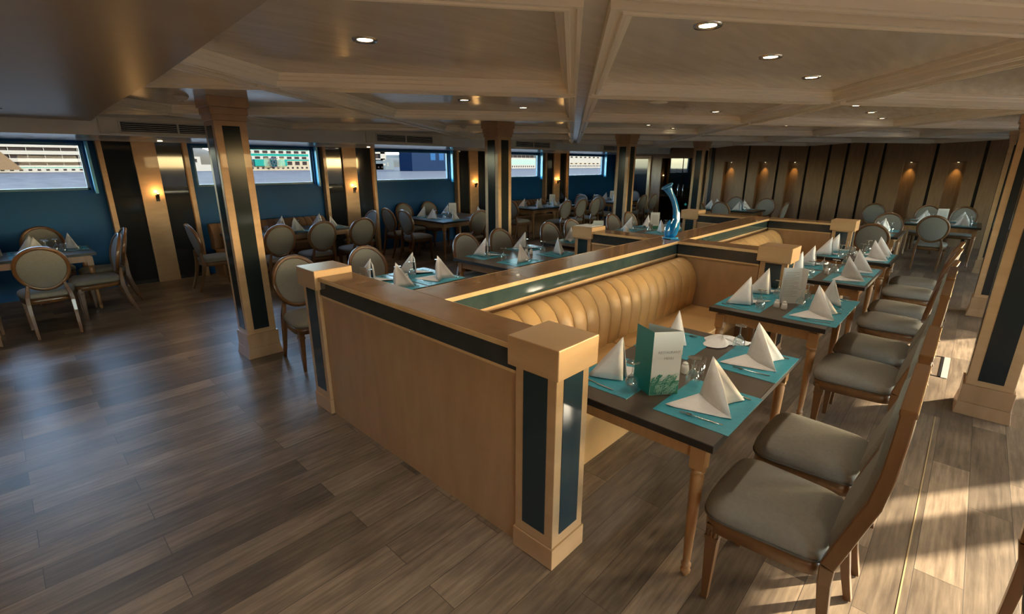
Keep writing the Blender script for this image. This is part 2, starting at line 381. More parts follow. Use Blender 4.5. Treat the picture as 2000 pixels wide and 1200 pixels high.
# niche lamps
def spot(name, loc, power, size, blend, col, parent=None, target=(0, 0, -1), r=.03):
    ld = bpy.data.lights.new(name, 'SPOT'); ld.energy = power; ld.spot_size = math.radians(size); ld.spot_blend = blend; ld.color = col; ld.shadow_soft_size = r
    o = bpy.data.objects.new(name, ld); COL.objects.link(o); o.location = loc
    o.rotation_euler = Vector(target).to_track_quat('-Z', 'Y').to_euler()
    if parent: o.parent = parent
    return o
nn = ['niche nearest the glass doors', 'second niche from the glass doors', 'third niche from the glass doors', 'niche behind the small far table', 'niche behind the end wall table', 'niche hidden past the column']
for (a, b), t_ in zip(niches[:5], nn):
    c = (a+b)/2
    o = thing('niche_lamp', 'tiny warm lamp glowing at the top of the '+t_, 'lamp', (c, YB+.09, 1.95), 0, 'niche lamps in the end wall')
    MB().lathe([(.001, -.02), (.025, -.02), (.025, 0), (.001, 0)], 12).build('lamp_body', BLK, o)
    MB().lathe([(.001, -.022), (.018, -.022), (.018, -.0205), (.001, -.0205)], 12).build('lens', LAMPG, o)
    spot('niche_light', (0, -.02, -.05), 13, 58, .9, (1, .62, .2), o, (0, .18, -1), .01)

o = thing('lobby_fill_lamp', 'fill lamp added to brighten the lobby behind the glass doors', 'ceiling light', (-6.0, 15.2, 2.49))  # lamp added to lift the dark lobby behind the door glass
MB().lathe([(.001, -.004), (.06, -.004), (.07, 0), (.001, 0)], 20).build('lens', LAMPG, o); spot('lobby_fill_beam', (0, 0, -.02), 60, 140, .8, (1, .8, .55), o)
# pilasters of smoked mirror with a lit wooden strip
names_p = ['beyond the left picture edge', 'between the leftmost and second windows', 'between the second and third windows', 'between the third and fourth windows', 'between the fourth and last windows', 'in the far corner']
for k, yc in enumerate(mods[:5]):
    o = thing('mirror_pilaster', 'dark mirrored wall pilaster with a central wooden strip ' + names_p[k], 'pilaster', (XL, yc, 0), 0, 'mirrored pilasters on the window wall')
    MB().box(0, .05, -.55, .55, 0, 2.185).build('backing', DARK, o)
    for s in (-1, 1):
        a, b = sorted((s*.15, s*.51)); MB().box(.05, .062, a, b, .06, 2.185).build('mirror_panel', MIRROR, o, bevel=.002)
        a, b = sorted((s*.51, s*.575)); MB().box(0, .13, a, b, 0, 2.185).build('edge_post', W_OAK, o, bevel=.004)
    MB().box(.04, .105, -.15, .15, 0, 2.185).build('wood_strip', W_OAK, o, bevel=.004)
    sc_ = thing('wall_sconce', 'small black wall sconce glowing warm on the wooden strip ' + names_p[k], 'wall lamp', (XL+.105, yc+.05, 1.34), 0, 'sconces on the window wall')
    MB().box(0, .012, -.025, .025, -.05, .05).build('back_plate', BLK, sc_, bevel=.003)
    MB().tube([(.01, 0, 0), (.045, 0, -.01), (.06, 0, .02)], .007, 8).build('arm', BLK, sc_)
    MB().lathe([(.012, -.005), (.018, .0), (.020, .05), (.016, .05)], 12, (.06, 0, .02)).build('lamp_cup', BLK, sc_)
    MB().lathe([(.001, .046), (.015, .046), (.015, .052), (.001, .052)], 12, (.06, 0, .02)).build('bulb', LAMPG, sc_)
    ld = bpy.data.lights.new('sconce_light', 'POINT'); ld.energy = 3.2; ld.color = (1, .55, .18); ld.shadow_soft_size = .02
    lo = bpy.data.objects.new('sconce_light', ld); COL.objects.link(lo); lo.location = (.075, 0, .10); lo.parent = sc_

# air units on the soffit
vn = ['above the leftmost pilaster', 'above the second pilaster', 'behind the second left column', 'behind the third left column']
for k in range(4):
    yc = .35+3.43*k; o = thing('air_vent', 'cream air conditioning unit with slatted grille on the soffit ' + vn[k], 'air vent', (-6.42, yc, 2.29), 0, 'air units along the window soffit')
    MB().box(0, .03, -.80, .80, -.085, .085).build('plate', VENTP, o, bevel=.004)
    MB().box(.03, .033, -.60, .56, -.055, .055).build('opening', DARK, o)
    fr = MB(); fr.box(.03, .042, -.62, -.60, -.07, .07); fr.box(.03, .042, .56, .58, -.07, .07); fr.box(.03, .042, -.62, .58, .055, .07); fr.box(.03, .042, -.62, .58, -.07, -.055); fr.box(.03, .042, -.03, -.01, -.055, .055)
    fr.build('grille_frame', VENTP, o)
    gl = MB()
    for q in range(5): z = -.044+q*.022; gl.quad([(.034, -.6, z), (.034, .56, z), (.046, .56, z+.007), (.046, -.6, z+.007)])
    gl.build('grille', SOFF, o)

# ------------------------------------------------------------------ ceiling lamps
LP = [(.17, .73), (.17, 1.57), (.17, 2.44), (-1.1, -.12), (-1.12, 2.60), (-1.15, 4.20), (-2.42, .85), (-2.43, 1.66), (-2.45, 2.48), (.09, 4.55), (.09, 5.43), (.07, 6.38),
      (-4.68, 1.83), (-2.62, 5.43), (-2.64, 6.28), (0, 9.77), (-3.88, 8.56), (-1.15, 6.9), (-2.6, 9.3), (-5.2, 5.4), (-5.2, 9.0), (1.45, -.1), (2.75, 1.6), (2.75, 5.2), (1.5, 5.0),
      (-5.3, -1.3), (-5.0, 12.6), (-2.4, 12.4), (1.45, 8.7), (.2, 12.6), (-3.6, -1.6), (-.6, -1.9), (4.3, 3.4), (4.3, 8.4)]  # lamps over the right aisle, beyond it and behind the camera: added for light
def near_words(x, y):
    return None
tmpl = thing('downlight', '', 'ceiling light')
MB().lathe([(.036, 0), (.036, -.004), (.056, -.008), (.060, 0)], 24, cap=False).build('trim_ring', CHROME, tmpl)
MB().lathe([(.001, -.003), (.036, -.003), (.036, -.001), (.001, -.001)], 24).build('lens', LAMPG, tmpl)
ldd = bpy.data.lights.new('downlight_beam', 'SPOT'); ldd.energy = 26*LAMP; ldd.spot_size = math.radians(125); ldd.spot_blend = .8; ldd.color = (1, .84, .64); ldd.shadow_soft_size = .035
lo = bpy.data.objects.new('downlight_beam', ldd); COL.objects.link(lo); lo.parent = tmpl; lo.location = (0, 0, -.012)
reg(tmpl)
pl = {0: 'nearest lamp of the three over the banquette tables', 1: 'middle lamp of the three over the banquette tables', 2: 'third lamp of the three over the banquette tables', 3: 'lone lamp over the front divider',
      4: 'lamp over the tan bench before the smoke detector', 5: 'lamp over the blue vase beyond the smoke detector', 6: 'first lamp over the tables behind the divider', 7: 'second lamp over the tables behind the divider', 8: 'third lamp over the tables behind the divider',
      9: 'first lamp of the far trio over the banquette tables', 10: 'middle lamp of the far trio over the banquette tables', 11: 'last lamp of the far trio over the banquette tables', 12: 'lamp between the first column and the air unit', 13: 'lamp short of the third left column', 14: 'lamp beside the third left column', 15: 'lamp over the small far table', 16: 'lamp in the distance before the glass doors'}
PX = {17: 'over the spine divider past the vase', 18: 'beyond the third left column over the floor', 19: 'in front of the third window', 20: 'in front of the fourth window', 24: 'added for light over the right aisle between the columns', 26: 'before the last window in the far corner', 27: 'before the tall niches', 28: 'added for light by the farthest right column', 29: 'before the wall by the end table'}
for i, (x, y) in enumerate(LP):
    zc = 2.43
    if y < -.75 and x > -6.4 and x < 1.6: zc = 2.335
    place(tmpl, (x, y, zc), 0, 'small round recessed ceiling light, ' + pl.get(i, PX.get(i, 'one of those added unseen to light the room')), 'recessed ceiling lights')
for i, k in enumerate(mods[:4]):
    o = thing('downlight', 'tiny white spotlight in the soffit underside above the pilaster ' + names_p[i], 'ceiling light', (-7.75, k+.1, 2.183), 0, 'soffit spotlights')
    MB().lathe([(.001, -.004), (.028, -.004), (.032, 0), (.001, 0)], 16).build('lens', LAMPG, o)
    spot('soffit_beam', (0, 0, -.02), 9, 110, .8, (1, .8, .55), o)
for x, y, t_ in ((-1.18, 3.62, 'over the bench between two lamps'), (-4.66, 3.59, 'near the second left column'), (-4.02, -.17, 'beside the top of the first column')):
    o = thing('smoke_detector', 'small white smoke detector on the ceiling ' + t_, 'smoke detector', (x, y, 2.43), 0, 'smoke detectors')
    MB().lathe([(.001, -.045), (.028, -.045), (.040, -.03), (.055, -.012), (.055, 0), (.001, 0)], 20).build('housing', WHITEP, o)
    MB().lathe([(.001, -.052), (.012, -.052), (.014, -.045), (.001, -.045)], 12).build('sensor', CHROME, o)
o = thing('ceiling_speaker', 'round flat pale speaker on the ceiling near the smoke detector', 'speaker', (-1.22, 3.02, 2.43))
MB().lathe([(.001, -.006), (.08, -.006), (.085, 0), (.001, 0)], 28).build('speaker_grille', CREAM, o)

# ------------------------------------------------------------------ columns
def column(x, y, label, s=.325):
    c = thing('column', label, 'column', (x, y, 0), 0, 'square wooden columns with dark glass insets')
    h = s/2
    def sq(r): return (-r, r, -r, r)
    MB().frustum(sq(h+.002), sq(h-.012), 0, .10).box(-h+.014, h-.014, -h+.014, h-.014, .10, .245).build('base', W_OAKX, c, bevel=.004)
    q = h-.028
    sh_ = MB().box(-q, q, -q, q, .245, 2.235).build('shaft', W_OAK, c, bevel=.004)
    cp = MB(); cp.box(-q-.010, q+.010, -q-.010, q+.010, 2.235, 2.285); cp.box(-q-.020, q+.020, -q-.020, q+.020, 2.285, 2.345); cp.box(-q-.034, q+.034, -q-.034, q+.034, 2.345, 2.43)
    cp.build('capital', W_OAKX, c, bevel=.003)
    e = q+.003; g = .072
    for nm, b in (('e', (q-.004, e, -g, g)), ('w', (-e, -q+.004, -g, g)), ('n', (-g, g, q-.004, e)), ('s', (-g, g, -e, -q+.004))):
        MB().box(b[0], b[1], b[2], b[3], .29, 2.19).build('glass_inset', COLG, sh_)
    return c
for k, t_ in enumerate(['nearest column on the left, in the open floor', 'second column, behind the table by the divider', 'third column from the left before the far tables', 'fourth column beside the glass doors']):
    column(-3.96, .122+3.5*k, 'square wooden column with dark glass insets, ' + t_)
for k, t_ in enumerate(['nearest column on the right aisle', 'second column on the right aisle, partly behind the nearest', 'farthest column on the right aisle']):
    column(1.48, 3.555+3.5*k, 'square wooden column with dark glass insets, ' + t_)

# ------------------------------------------------------------------ dividers
def post(x, y, label):   # x,y = near corner (max x, min y)
    p = thing('divider_post', label, 'post', (x-.127, y+.127, 0), 0, 'square divider posts with capped tops')
    h = .127
    MB().box(-h, h, -h, h, 0, .116).build('base', W_OAK, p, bevel=.003)
    sh_ = MB().box(-h+.008, h-.008, -h+.008, h-.008, .116, 1.0).build('shaft', W_OAK, p, bevel=.003)
    MB().box(-.146, .146, -.146, .146, 1.0, 1.141).build('cap', W_OAK, p, bevel=.004)
    q = h-.008; g = .070
    for b in ((q-.004, q+.003, -g, g), (-q-.003, -q+.004, -g, g), (-g, g, q-.004, q+.003), (-g, g, -q-.003, -q+.004)):
        MB().box(b[0], b[1], b[2], b[3], .175, .985).build('glass_inset', BLACKG, sh_)
    return p
post(0, 0, 'tall wooden divider post with glass insets at the near corner of the front divider')
post(-2.19, 0, 'tall wooden divider post at the far left end of the front divider')
A1, A2 = 3.40, 6.45
post(0, A1, 'divider post at the end of the tan bench, beside the second table')
post(0, A2, 'divider post at the end of the farthest cross arm on the bench side')
post(-2.16, A1, 'divider post with pale shiny cap beyond the table behind the divider')
post(-2.16, A2, 'divider post left of the spine at the farthest cross arm')
def divider(label, x0, x1, y0, y1, ends=None):
    d = thing('divider_wall', label, 'divider', ((x0+x1)/2, (y0+y1)/2, 0))
    ax, ay = (x1-x0)/2, (y1-y0)/2; lx = ax > ay
    ix, iy = (0, .022) if lx else (.022, 0)
    MB().box(-ax+ix, ax-ix, -ay+iy, ay-iy, 0, .945).build('panel', W_OAKX, d)
    MB().box(-ax+ix/2, ax-ix/2, -ay+iy/2, ay-iy/2, .945, .96).build('bead', W_EDGE, d)
    MB().box(-ax+ix*.55, ax-ix*.55, -ay+iy*.55, ay-iy*.55, .96, 1.066).build('glass_band', STRIPG if lx else BANDG, d)
    MB().box(-ax, ax, -ay, ay, 1.066, 1.093).build('top_rail', W_TOP if lx else W_TOP, d, bevel=.003)
    ed = MB()
    if lx: ed.box(-ax, ax, -ay-.004, -ay, 1.066, 1.091); ed.box(-ax, ax, ay, ay+.004, 1.066, 1.091)
    else: ed.box(-ax-.004, -ax, -ay, ay, 1.066, 1.0934); ed.box(ax, ax+.004, -ay, ay, 1.066, 1.0934)
    ed.build('edging', W_EDGE, d)
    return d
SX0, SX1 = -1.375, -1.071
divider('long low wooden front divider with charcoal band and flat top rail', -2.19, -.254, .007, .267)
divider('long wooden spine divider with charcoal band running away behind the tan bench', SX0, SX1, .267, A2+.27)
divider('cross divider at the far end of the nearest tan bench', SX1, -.254, A1, A1+.27)
divider('farthest cross divider beyond the second tan bench', SX1, -.254, A2, A2+.27)
divider('cross divider left of the blue vase', -2.16, SX0, A1, A1+.27)
divider('farthest cross divider left of the spine', -2.16, SX0, A2, A2+.27)

# ------------------------------------------------------------------ banquettes
def banquette(label, xw, y0, y1, side, leather=LEATH, zt=.93, sd_=.72, pitchc=.165):
    b = thing('banquette', label, 'bench', (xw, (y0+y1)/2, 0), 0 if side > 0 else PI, 'upholstered banquettes')
    h = (y1-y0)/2-.012; n = max(2, round(2*h/pitchc)); cw = 2*h/n
    pr = [(.005, zt-.02), (.03, zt-.005), (.075, zt), (.13, zt-.02), (.185, zt-.065), (.225, zt-.13), (.245, zt-.21), (.245, zt-.30), (.235, zt-.38), (.22, .44), (.02, .44)]
    bk = MB()
    for i in range(n):
        c0 = -h+i*cw
        secs = []
        for t in (0, .06, .2, .35, .5, .65, .8, .94, 1):
            k = .018*(math.sin(PI*t)**.5 if 0 < t < 1 else 0)
            secs.append([(px_+(k if j not in (0, len(pr)-1) else 0), c0+cw*t, pz+(k*.6 if 0 < j < 5 else 0)) for j, (px_, pz) in enumerate(pr)])
        bk.sweep(secs, 0, cap=(True))
    bk.build('backrest', leather, b)
    st = MB()
    m = 2 if h > .8 else 1
    for i in range(m):
        a0 = -h+2*h*i/m+.004; a1 = -h+2*h*(i+1)/m-.004
        def fn(u, v, a0=a0, a1=a1):
            return None
        st.box(.21, sd_, a0, a1, .33, .455)
    st.build('seat', leather, b, bevel=.02)
    MB().box(.02, sd_-.03, -h, h, 0, .33).build('base', leather, b, bevel=.004)
    return b
banquette('long channel-tufted tan leather banquette behind the nearest table', SX1, .267, A1, 1)
banquette('shorter tan leather banquette glimpsed over the cross divider', SX1, A1+.27, A2, 1)
banquette('tan banquette on the far side of the spine behind the front divider', SX0, .267, A1, -1)
banquette('tan banquette on the far side of the spine past the vase', SX0, A1+.27, A2, -1)
W_TUFT = noise_mat('brown_tufted_leather', (.20, .105, .045), (.27, .15, .065), (1, 1, 1), 4, (.4, .5), .03)
banquette('brown tufted wall bench under the second window', XL+.01, .98, 3.04, 1, W_TUFT, .87, .55, .14)
banquette('brown tufted wall bench under the fourth window', XL+.01, 7.82, 9.90, 1, W_TUFT, .87, .55, .14)

# ------------------------------------------------------------------ chair
def make_chair():
    t = thing('dining_chair', '', 'chair')
    tl = math.radians(13); C0 = Vector((0, -.262, .765)); U = Vector((0, -math.sin(tl), math.cos(tl))); Nn = Vector((0, math.cos(tl), math.sin(tl)))
    def ov(a, rx, rz, dn=0): 
        x = rx*math.cos(a); return C0 + Vector((x, 0, 0)) + U*(rz*math.sin(a)) + Nn*(dn+.030*(x/.22)**2)
    secs = []
    N = 40
    for i in range(N):
        a = 2*PI*i/N; ring = []
        for dr, dn in ((.018, .010), (.014, .019), (-.012, .019), (-.018, .012), (-.018, -.012), (-.012, -.019), (.014, -.019), (.018, -.010)):
            ring.append(ov(a, .218+dr, .238+dr, dn))
        secs.append(ring)
    MB().sweep(secs, 0, closed=True).build('back_frame', W_CHAIR, t)
    pd = MB()
    for sgn in (1, -1):
        def fn(u, v, sgn=sgn):
            a = 2*PI*v; r = math.sin(u*PI/2)
            return ov(a, .204*r, .224*r, sgn*(.006+.022*math.cos(u*PI/2)**.8))
        pd.surf(fn, 8, 36)
    pd.build('backrest', FABRIC, t)
    # seat: bowed-front cushion
    def outline(k, dz=0):
        o = []
        n = 48
        for i in range(n):
            a = 2*PI*i/n; ca, sa = math.cos(a), math.sin(a); e = .42
            x = math.copysign(abs(ca)**e, ca); y = math.copysign(abs(sa)**e, sa)
            wx = .245 if y > 0 else .245+.040*y
            wx = .228+.030*y
            o.append((x*wx*k, y*.232*k+.012+(.020*(1-x*x) if y > 0 else 0)*k))
        return o
    cu = MB()
    lv = [(.985, .438), (1.02, .447), (1.03, .460), (1.015, .474), (.97, .487), (.88, .499), (.72, .508), (.5, .514), (.25, .517), (.02, .518)]
    cu.sweep([[(x, y, z) for x, y in outline(k)] for k, z in lv], 0)
    seat_o = cu.build('seat', FABRIC, t)
    pp = [(x, y, .442) for x, y in outline(1.022)]
    MB().tube(pp, .0045, 6, closed=True).build('piping', PIPE, seat_o)
    fr = MB().prism(outline(.99), .375, .440, sm=True); fr.build('seat_frame', W_CHAIR, t)
    for s in (-1, 1):
        x, y = s*.205, .196
        lg = MB(); lg.box(x-.026, x+.026, y-.026, y+.026, .375, .40)
        lg.box(x-.023, x+.023, y-.023, y+.023, .345, .375)
        for q in (-.014, 0, .014): lg.box(x+q-.0045, x+q+.0045, y-.028, y+.028, .345, .378); lg.box(x-.028, x+.028, y+q-.0045, y+q+.0045, .345, .378)
        lg.frustum((x-.027, x+.027, y-.027, y+.027), (x-.029, x+.029, y-.029, y+.029), .325, .345)
        lg.frustum((x-.012, x+.012, y-.012, y+.012), (x-.024, x+.024, y-.024, y+.024), 0, .325)
        lg.build('leg', W_CHAIR, t, bevel=.002)
        pa = [(s*.178, -.330, 0), (s*.180, -.285, .12), (s*.182, -.245, .26), (s*.182, -.222, .38), (s*.178, -.222, .46), (s*.160, -.232, .54), (s*.150, -.238, .60)]
        MB().rod(pa, [(.014, .016), (.016, .019), (.018, .022), (.020, .025), (.019, .022), (.017, .018), (.012, .012)]).build('leg', W_CHAIR, t, bevel=.004)
    return reg(t)
chair0 = make_chair()
def make_square_chair():
    t = thing('dining_chair', '', 'chair')
    W = .232
    st = [(-.262, 0), (-.235, .12), (-.212, .25), (-.198, .38), (-.198, .47), (-.222, .56), (-.250, .66), (-.285, .78), (-.300, .90), (-.306, 1.03), (-.308, 1.13)]
    dp = [.015, .017, .019, .022, .024, .025, .024, .023, .022, .022, .021]
    for s in (-1, 1):
        MB().rod([(s*W*(.93 if z < .4 else 1), y, z) for y, z in st[:5]], [(.017+.006*i/4, dp[i]) for i in range(5)]).build('leg', W_CHAIR, t, bevel=.004)
    bf = MB()
    for s in (-1, 1): bf.rod([(s*W, y, z) for y, z in st[4:]], [(.022, d) for d in dp[4:]])
    bf.rod([(-W-.022, -.308, 1.133), (W+.022, -.308, 1.133)], [(.024, .012), (.024, .012)], ref=(0, 1, 0)); bf.rod([(-W, -.222, .545), (W, -.222, .545)], [(.024, .016), (.024, .016)], ref=(0, 1, 0))
    bf.build('back_frame', W_CHAIR, t, bevel=.005)
    def yb(z):
        for (y0, z0), (y1, z1) in zip(st, st[1:]):
            if z0 <= z <= z1: return y0+(y1-y0)*(z-z0)/(z1-z0)
        return st[-1][0]
    pd = MB()
    for sgn in (1, -1):
        def fn(u, v, sgn=sgn):
            x = (W-.020)*(2*u-1); z = .50+.625*v
            e = min(1, (1-abs(2*u-1))*7)*min(1, min(v, 1-v)*14)
            return (x, yb(z)+sgn*(.012+(.030 if sgn > 0 else .012)*math.sin(PI/2*e)), z)
        pd.surf(fn, 20, 20)
    pd.build('backrest', FABRIC, t)
    def outline(k):
        o = []; n = 56
        for i in range(n):
            a = 2*PI*i/n; ca, sa = math.cos(a), math.sin(a); e = .30
            x = math.copysign(abs(ca)**e, ca); y = math.copysign(abs(sa)**e, sa)
            o.append((x*(.236+.018*y)*k, .034+y*.226*k+(.014*(1-x*x) if y > 0 else 0)*k))
        return o
    cu = MB()
    lv = [(.985, .438), (1.01, .447), (1.02, .462), (1.01, .478), (.975, .494), (.90, .509), (.76, .521), (.55, .530), (.3, .534), (.02, .535)]
    cu.sweep([[(x, y, z) for x, y in outline(k)] for k, z in lv], 0); so = cu.build('seat', FABRIC, t)
    MB().tube([(x, y, .443) for x, y in outline(1.015)], .0048, 6, closed=True).build('piping', PIPE, so)
    MB().prism(outline(.985), .372, .440, sm=True).build('seat_frame', W_CHAIR, t)
    for s in (-1, 1):
        x, y = s*.212, .212
        lg = MB(); lg.box(x-.026, x+.026, y-.026, y+.026, .372, .40); lg.box(x-.022, x+.022, y-.022, y+.022, .342, .372)
        for q in (-.014, 0, .014): lg.box(x+q-.0045, x+q+.0045, y-.028, y+.028, .342, .376); lg.box(x-.028, x+.028, y+q-.0045, y+q+.0045, .342, .376)
        lg.frustum((x-.026, x+.026, y-.026, y+.026), (x-.029, x+.029, y-.029, y+.029), .322, .342)
        lg.frustum((x-.013, x+.013, y-.013, y+.013), (x-.025, x+.025, y-.025, y+.025), 0, .322)
        lg.build('leg', W_CHAIR, t, bevel=.002)
    return reg(t)
chair1 = make_square_chair()
CS = 'high square-backed grey-green chair, '
def schair(x, y, rz, label, group): place(chair1, (x, y, 0), rz, CS+label, group)
EA, WE, NO, SO = -PI/2, PI/2, 0, PI   # facing +x, -x, +y, -y
CL = 'oval-backed grey-green chair, '
def chair(x, y, rz, label, group): place(chair0, (x, y, 0), rz, CL+label, group)
g = 'chairs along the banquette tables'
for y, l in ((.58, 'nearest, drawn up to the nearest table'), (1.20, 'second along the aisle, at the nearest table'), (2.46, 'third along the aisle, at the second table'), (3.10, 'fourth along the aisle, at the second table'),
             (4.02, 'fifth along the aisle, at the third table'), (4.62, 'sixth along the aisle, at the third table'), (5.55, 'seventh along the aisle, at the fourth table'), (6.18, 'eighth along the aisle, at the fourth table')):
    (schair if y < 3.5 else chair)(.80, y, WE, l, g)
schair(1.765, .80, SO, 'cut off at the bottom right corner of the aisle', 'chairs on the right aisle')
g = 'chairs at the tables behind the divider'
for y, l in ((.42, 'beside the far left divider post'), (1.20, 'second behind the front divider, by a white napkin'), (2.64, 'third behind the divider, backing the second column'), (3.28, 'fourth behind the divider, right of the second column'),
             (4.36, 'fifth behind the divider'), (4.95, 'sixth behind the divider, near the pale capped post'), (6.18, 'seventh behind the divider, behind the white card'), (6.76, 'eighth behind the divider, by the third column')):
    chair(-3.32, y, EA, l, g)
g = 'chairs at the leftmost window table'
for x, y, r, l in ((-6.38, -1.25, WE, 'with its back to the open floor at the leftmost table'), (-6.40, -1.90, WE, 'cut by the left picture edge at the leftmost table'), (-6.79, -.76, SO, 'nearer of two at the end of the leftmost table'),
                   (-7.43, -.60, SO, 'farther of two at the end of the leftmost table'), (-8.10, -1.1, EA, 'against the teal wall behind the leftmost table')):
    chair(x, y, r, l, g)
g = 'chairs at the window tables'
for x, y, r, l in ((-6.55, 1.36, WE, 'first of three in front of the second window'), (-6.55, 2.02, WE, 'middle of three in front of the second window'), (-6.55, 2.72, WE, 'last of three in front of the second window'),
                   (-7.30, .74, NO, 'at the near end of the wall bench table'), (-7.28, 3.22, SO, 'at the far end of the wall bench table'),
                   (-7.55, 4.28, NO, 'farther of two at the near end of the third window table'), (-6.95, 4.28, NO, 'nearer of two at the near end of the third window table'), (-8.08, 4.95, EA, 'under the third window sill, first from the left'), (-8.08, 5.65, EA, 'under the third window sill, second from the left'),
                   (-6.18, 5.05, WE, 'with its back out at the third window table'), (-6.18, 5.75, WE, 'behind the second column at the third window table'), (-6.95, 6.25, SO, 'at the far end of the third window table'),
                   (-6.55, 8.35, WE, 'first of three in front of the fourth window'), (-6.55, 9.0, WE, 'middle of three in front of the fourth window'), (-6.55, 9.65, WE, 'last of three in front of the fourth window'), (-7.35, 7.72, NO, 'at the near end of the fourth window table'), (-7.35, 10.25, SO, 'at the far end of the fourth window table'),
                   (-6.95, 11.03, NO, 'nearer of two at the near end of the last window table'), (-7.55, 11.03, NO, 'farther of two at the near end of the last window table'), (-6.30, 11.75, WE, 'first of two with backs out at the last window table'), (-6.30, 12.4, WE, 'second of two with backs out at the last window table'),
                   (-7.3, 13.16, SO, 'at the far end of the last window table')):
    chair(x, y, r, l, g)
g = 'chairs at the far tables'
for x, y, r, l in ((.06, 8.02, NO, 'back turned at the small table past the divider'), (.02, 9.70, SO, 'beyond the small table past the divider'), (.66, 10.28, NO, 'back turned at the table by the end wall'), (.40, 12.55, SO, 'by the niche wall, first from the left'), (1.0, 12.55, SO, 'by the niche wall, second from the left'),
                   (1.62, 11.3, WE, 'at the right end of the table by the end wall'), (-.55, 12.3, SO, 'alone by the end wall left of the niches'),
                   (-3.95, 10.9, NO, 'first with back turned before the tall niches'), (-3.35, 10.9, NO, 'second with back turned before the tall niches'), (-2.95, 12.5, SO, 'dark back against the tall niches'), (-3.75, 12.5, SO, 'left one against the tall niches'), (-2.45, 11.6, WE, 'slim side view at the end of the table before the niches')):
    chair(x, y, r, l, g)

# ------------------------------------------------------------------ tables
lp = [(.001, 0), (.012, 0), (.016, .01), (.022, .02), (.024, .032), (.018, .045), (.017, .052), (.023, .058), (.023, .066), (.016, .075), (.018, .12), (.024, .32), (.029, .52), (.030, .55), (.024, .562), (.032, .572), (.034, .582), (.030, .592), (.001, .592)]
legm = MB().lathe(lp, 16); legm.box(-.032, .032, -.032, .032, .592, .70)
leg0 = legm.build('leg', W_LEG)
leg_used = [False]
def table(x0, x1, y0, y1, label):
    t = thing('dining_table', label, 'table', ((x0+x1)/2, (y0+y1)/2, 0), 0, 'dark-topped dining tables')
    a, b = (x1-x0)/2, (y1-y0)/2
    MB().box(-a, a, -b, b, .725, .7585, 0).box(-a+.004, a-.004, -b+.004, b-.004, .7585, .76, 1).build('tabletop', [TOPED, TOPST], t)
    i = .055
    MB().box(-a+i+.01, a-i-.01, -b+i, -b+i+.02, .64, .725).box(-a+i+.01, a-i-.01, b-i-.02, b-i, .64, .725).box(-a+i, -a+i+.02, -b+i, b-i, .64, .725).box(a-i-.02, a-i, -b+i, b-i, .64, .725).build('apron', W_LEG, t)
    for sx_ in (-1, 1):
        for sy in (-1, 1):
            l = leg0 if not leg_used[0] else leg0.copy()
            if leg_used[0]: COL.objects.link(l)
            leg_used[0] = True; l.parent = t; l.location = (sx_*(a-i-.02), sy*(b-i-.02), 0)
    return t
T = dict(
 R1=((-.28, .545, .35, 1.72), 'dark slate dining table nearest the camera beside the tan banquette', 'nearest banquette table'),
 R2=((-.28, .54, 2.36, 3.39), 'dark slate dining table, second along the banquette, holding the open menu', 'second banquette table'),
 R3=((-.30, .53, 4.00, 5.15), 'dark slate dining table, third along the divider', 'third banquette table'),
 R4=((-.30, .55, 5.55, 6.40), 'dark slate dining table, fourth along the divider', 'fourth banquette table'),
 L1=((-3.22, -2.47, .64, 1.70), 'dark slate dining table just behind the front divider', 'table behind the front divider'),
 L2=((-3.42, -2.47, 2.28, 3.72), 'dark slate dining table, second behind the divider, before the vase', 'second table behind the divider'),
 L3=((-3.42, -2.47, 3.97, 5.35), 'dark slate dining table left of the vase, third behind the divider', 'third table behind the divider'),
 L4=((-3.42, -2.47, 5.77, 7.15), 'dark slate dining table, fourth behind the divider', 'fourth table behind the divider'),
 W0=((-7.86, -7.06, -2.35, -.68), 'dark dining table under the leftmost window, cut by the picture edge', 'leftmost window table'),
 W1=((-7.85, -7.08, 1.0, 2.97), 'long dark dining table at the wall bench under the second window', 'second window table'),
 W2=((-7.78, -6.42, 4.55, 6.1), 'wide dark dining table under the third window', 'third window table'),
 W3=((-7.85, -7.05, 8.0, 9.95), 'long dark dining table at the wall bench under the fourth window', 'fourth window table'),
 W4=((-7.95, -6.75, 11.3, 12.9), 'dark dining table under the last window before the glass doors', 'last window table'),
 R5=((-.30, .34, 8.3, 9.45), 'small dark dining table past the end of the divider', 'small far table'),
 R6=((.10, 1.30, 10.85, 12.0), 'dark dining table close to the niche wall by the far column', 'table by the end wall'),
 C7=((-4.25, -2.75, 11.15, 12.1), 'dark dining table in front of the tall lit niches', 'table before the tall niches'))
for k, (r, l, s) in T.items(): table(*r, l)

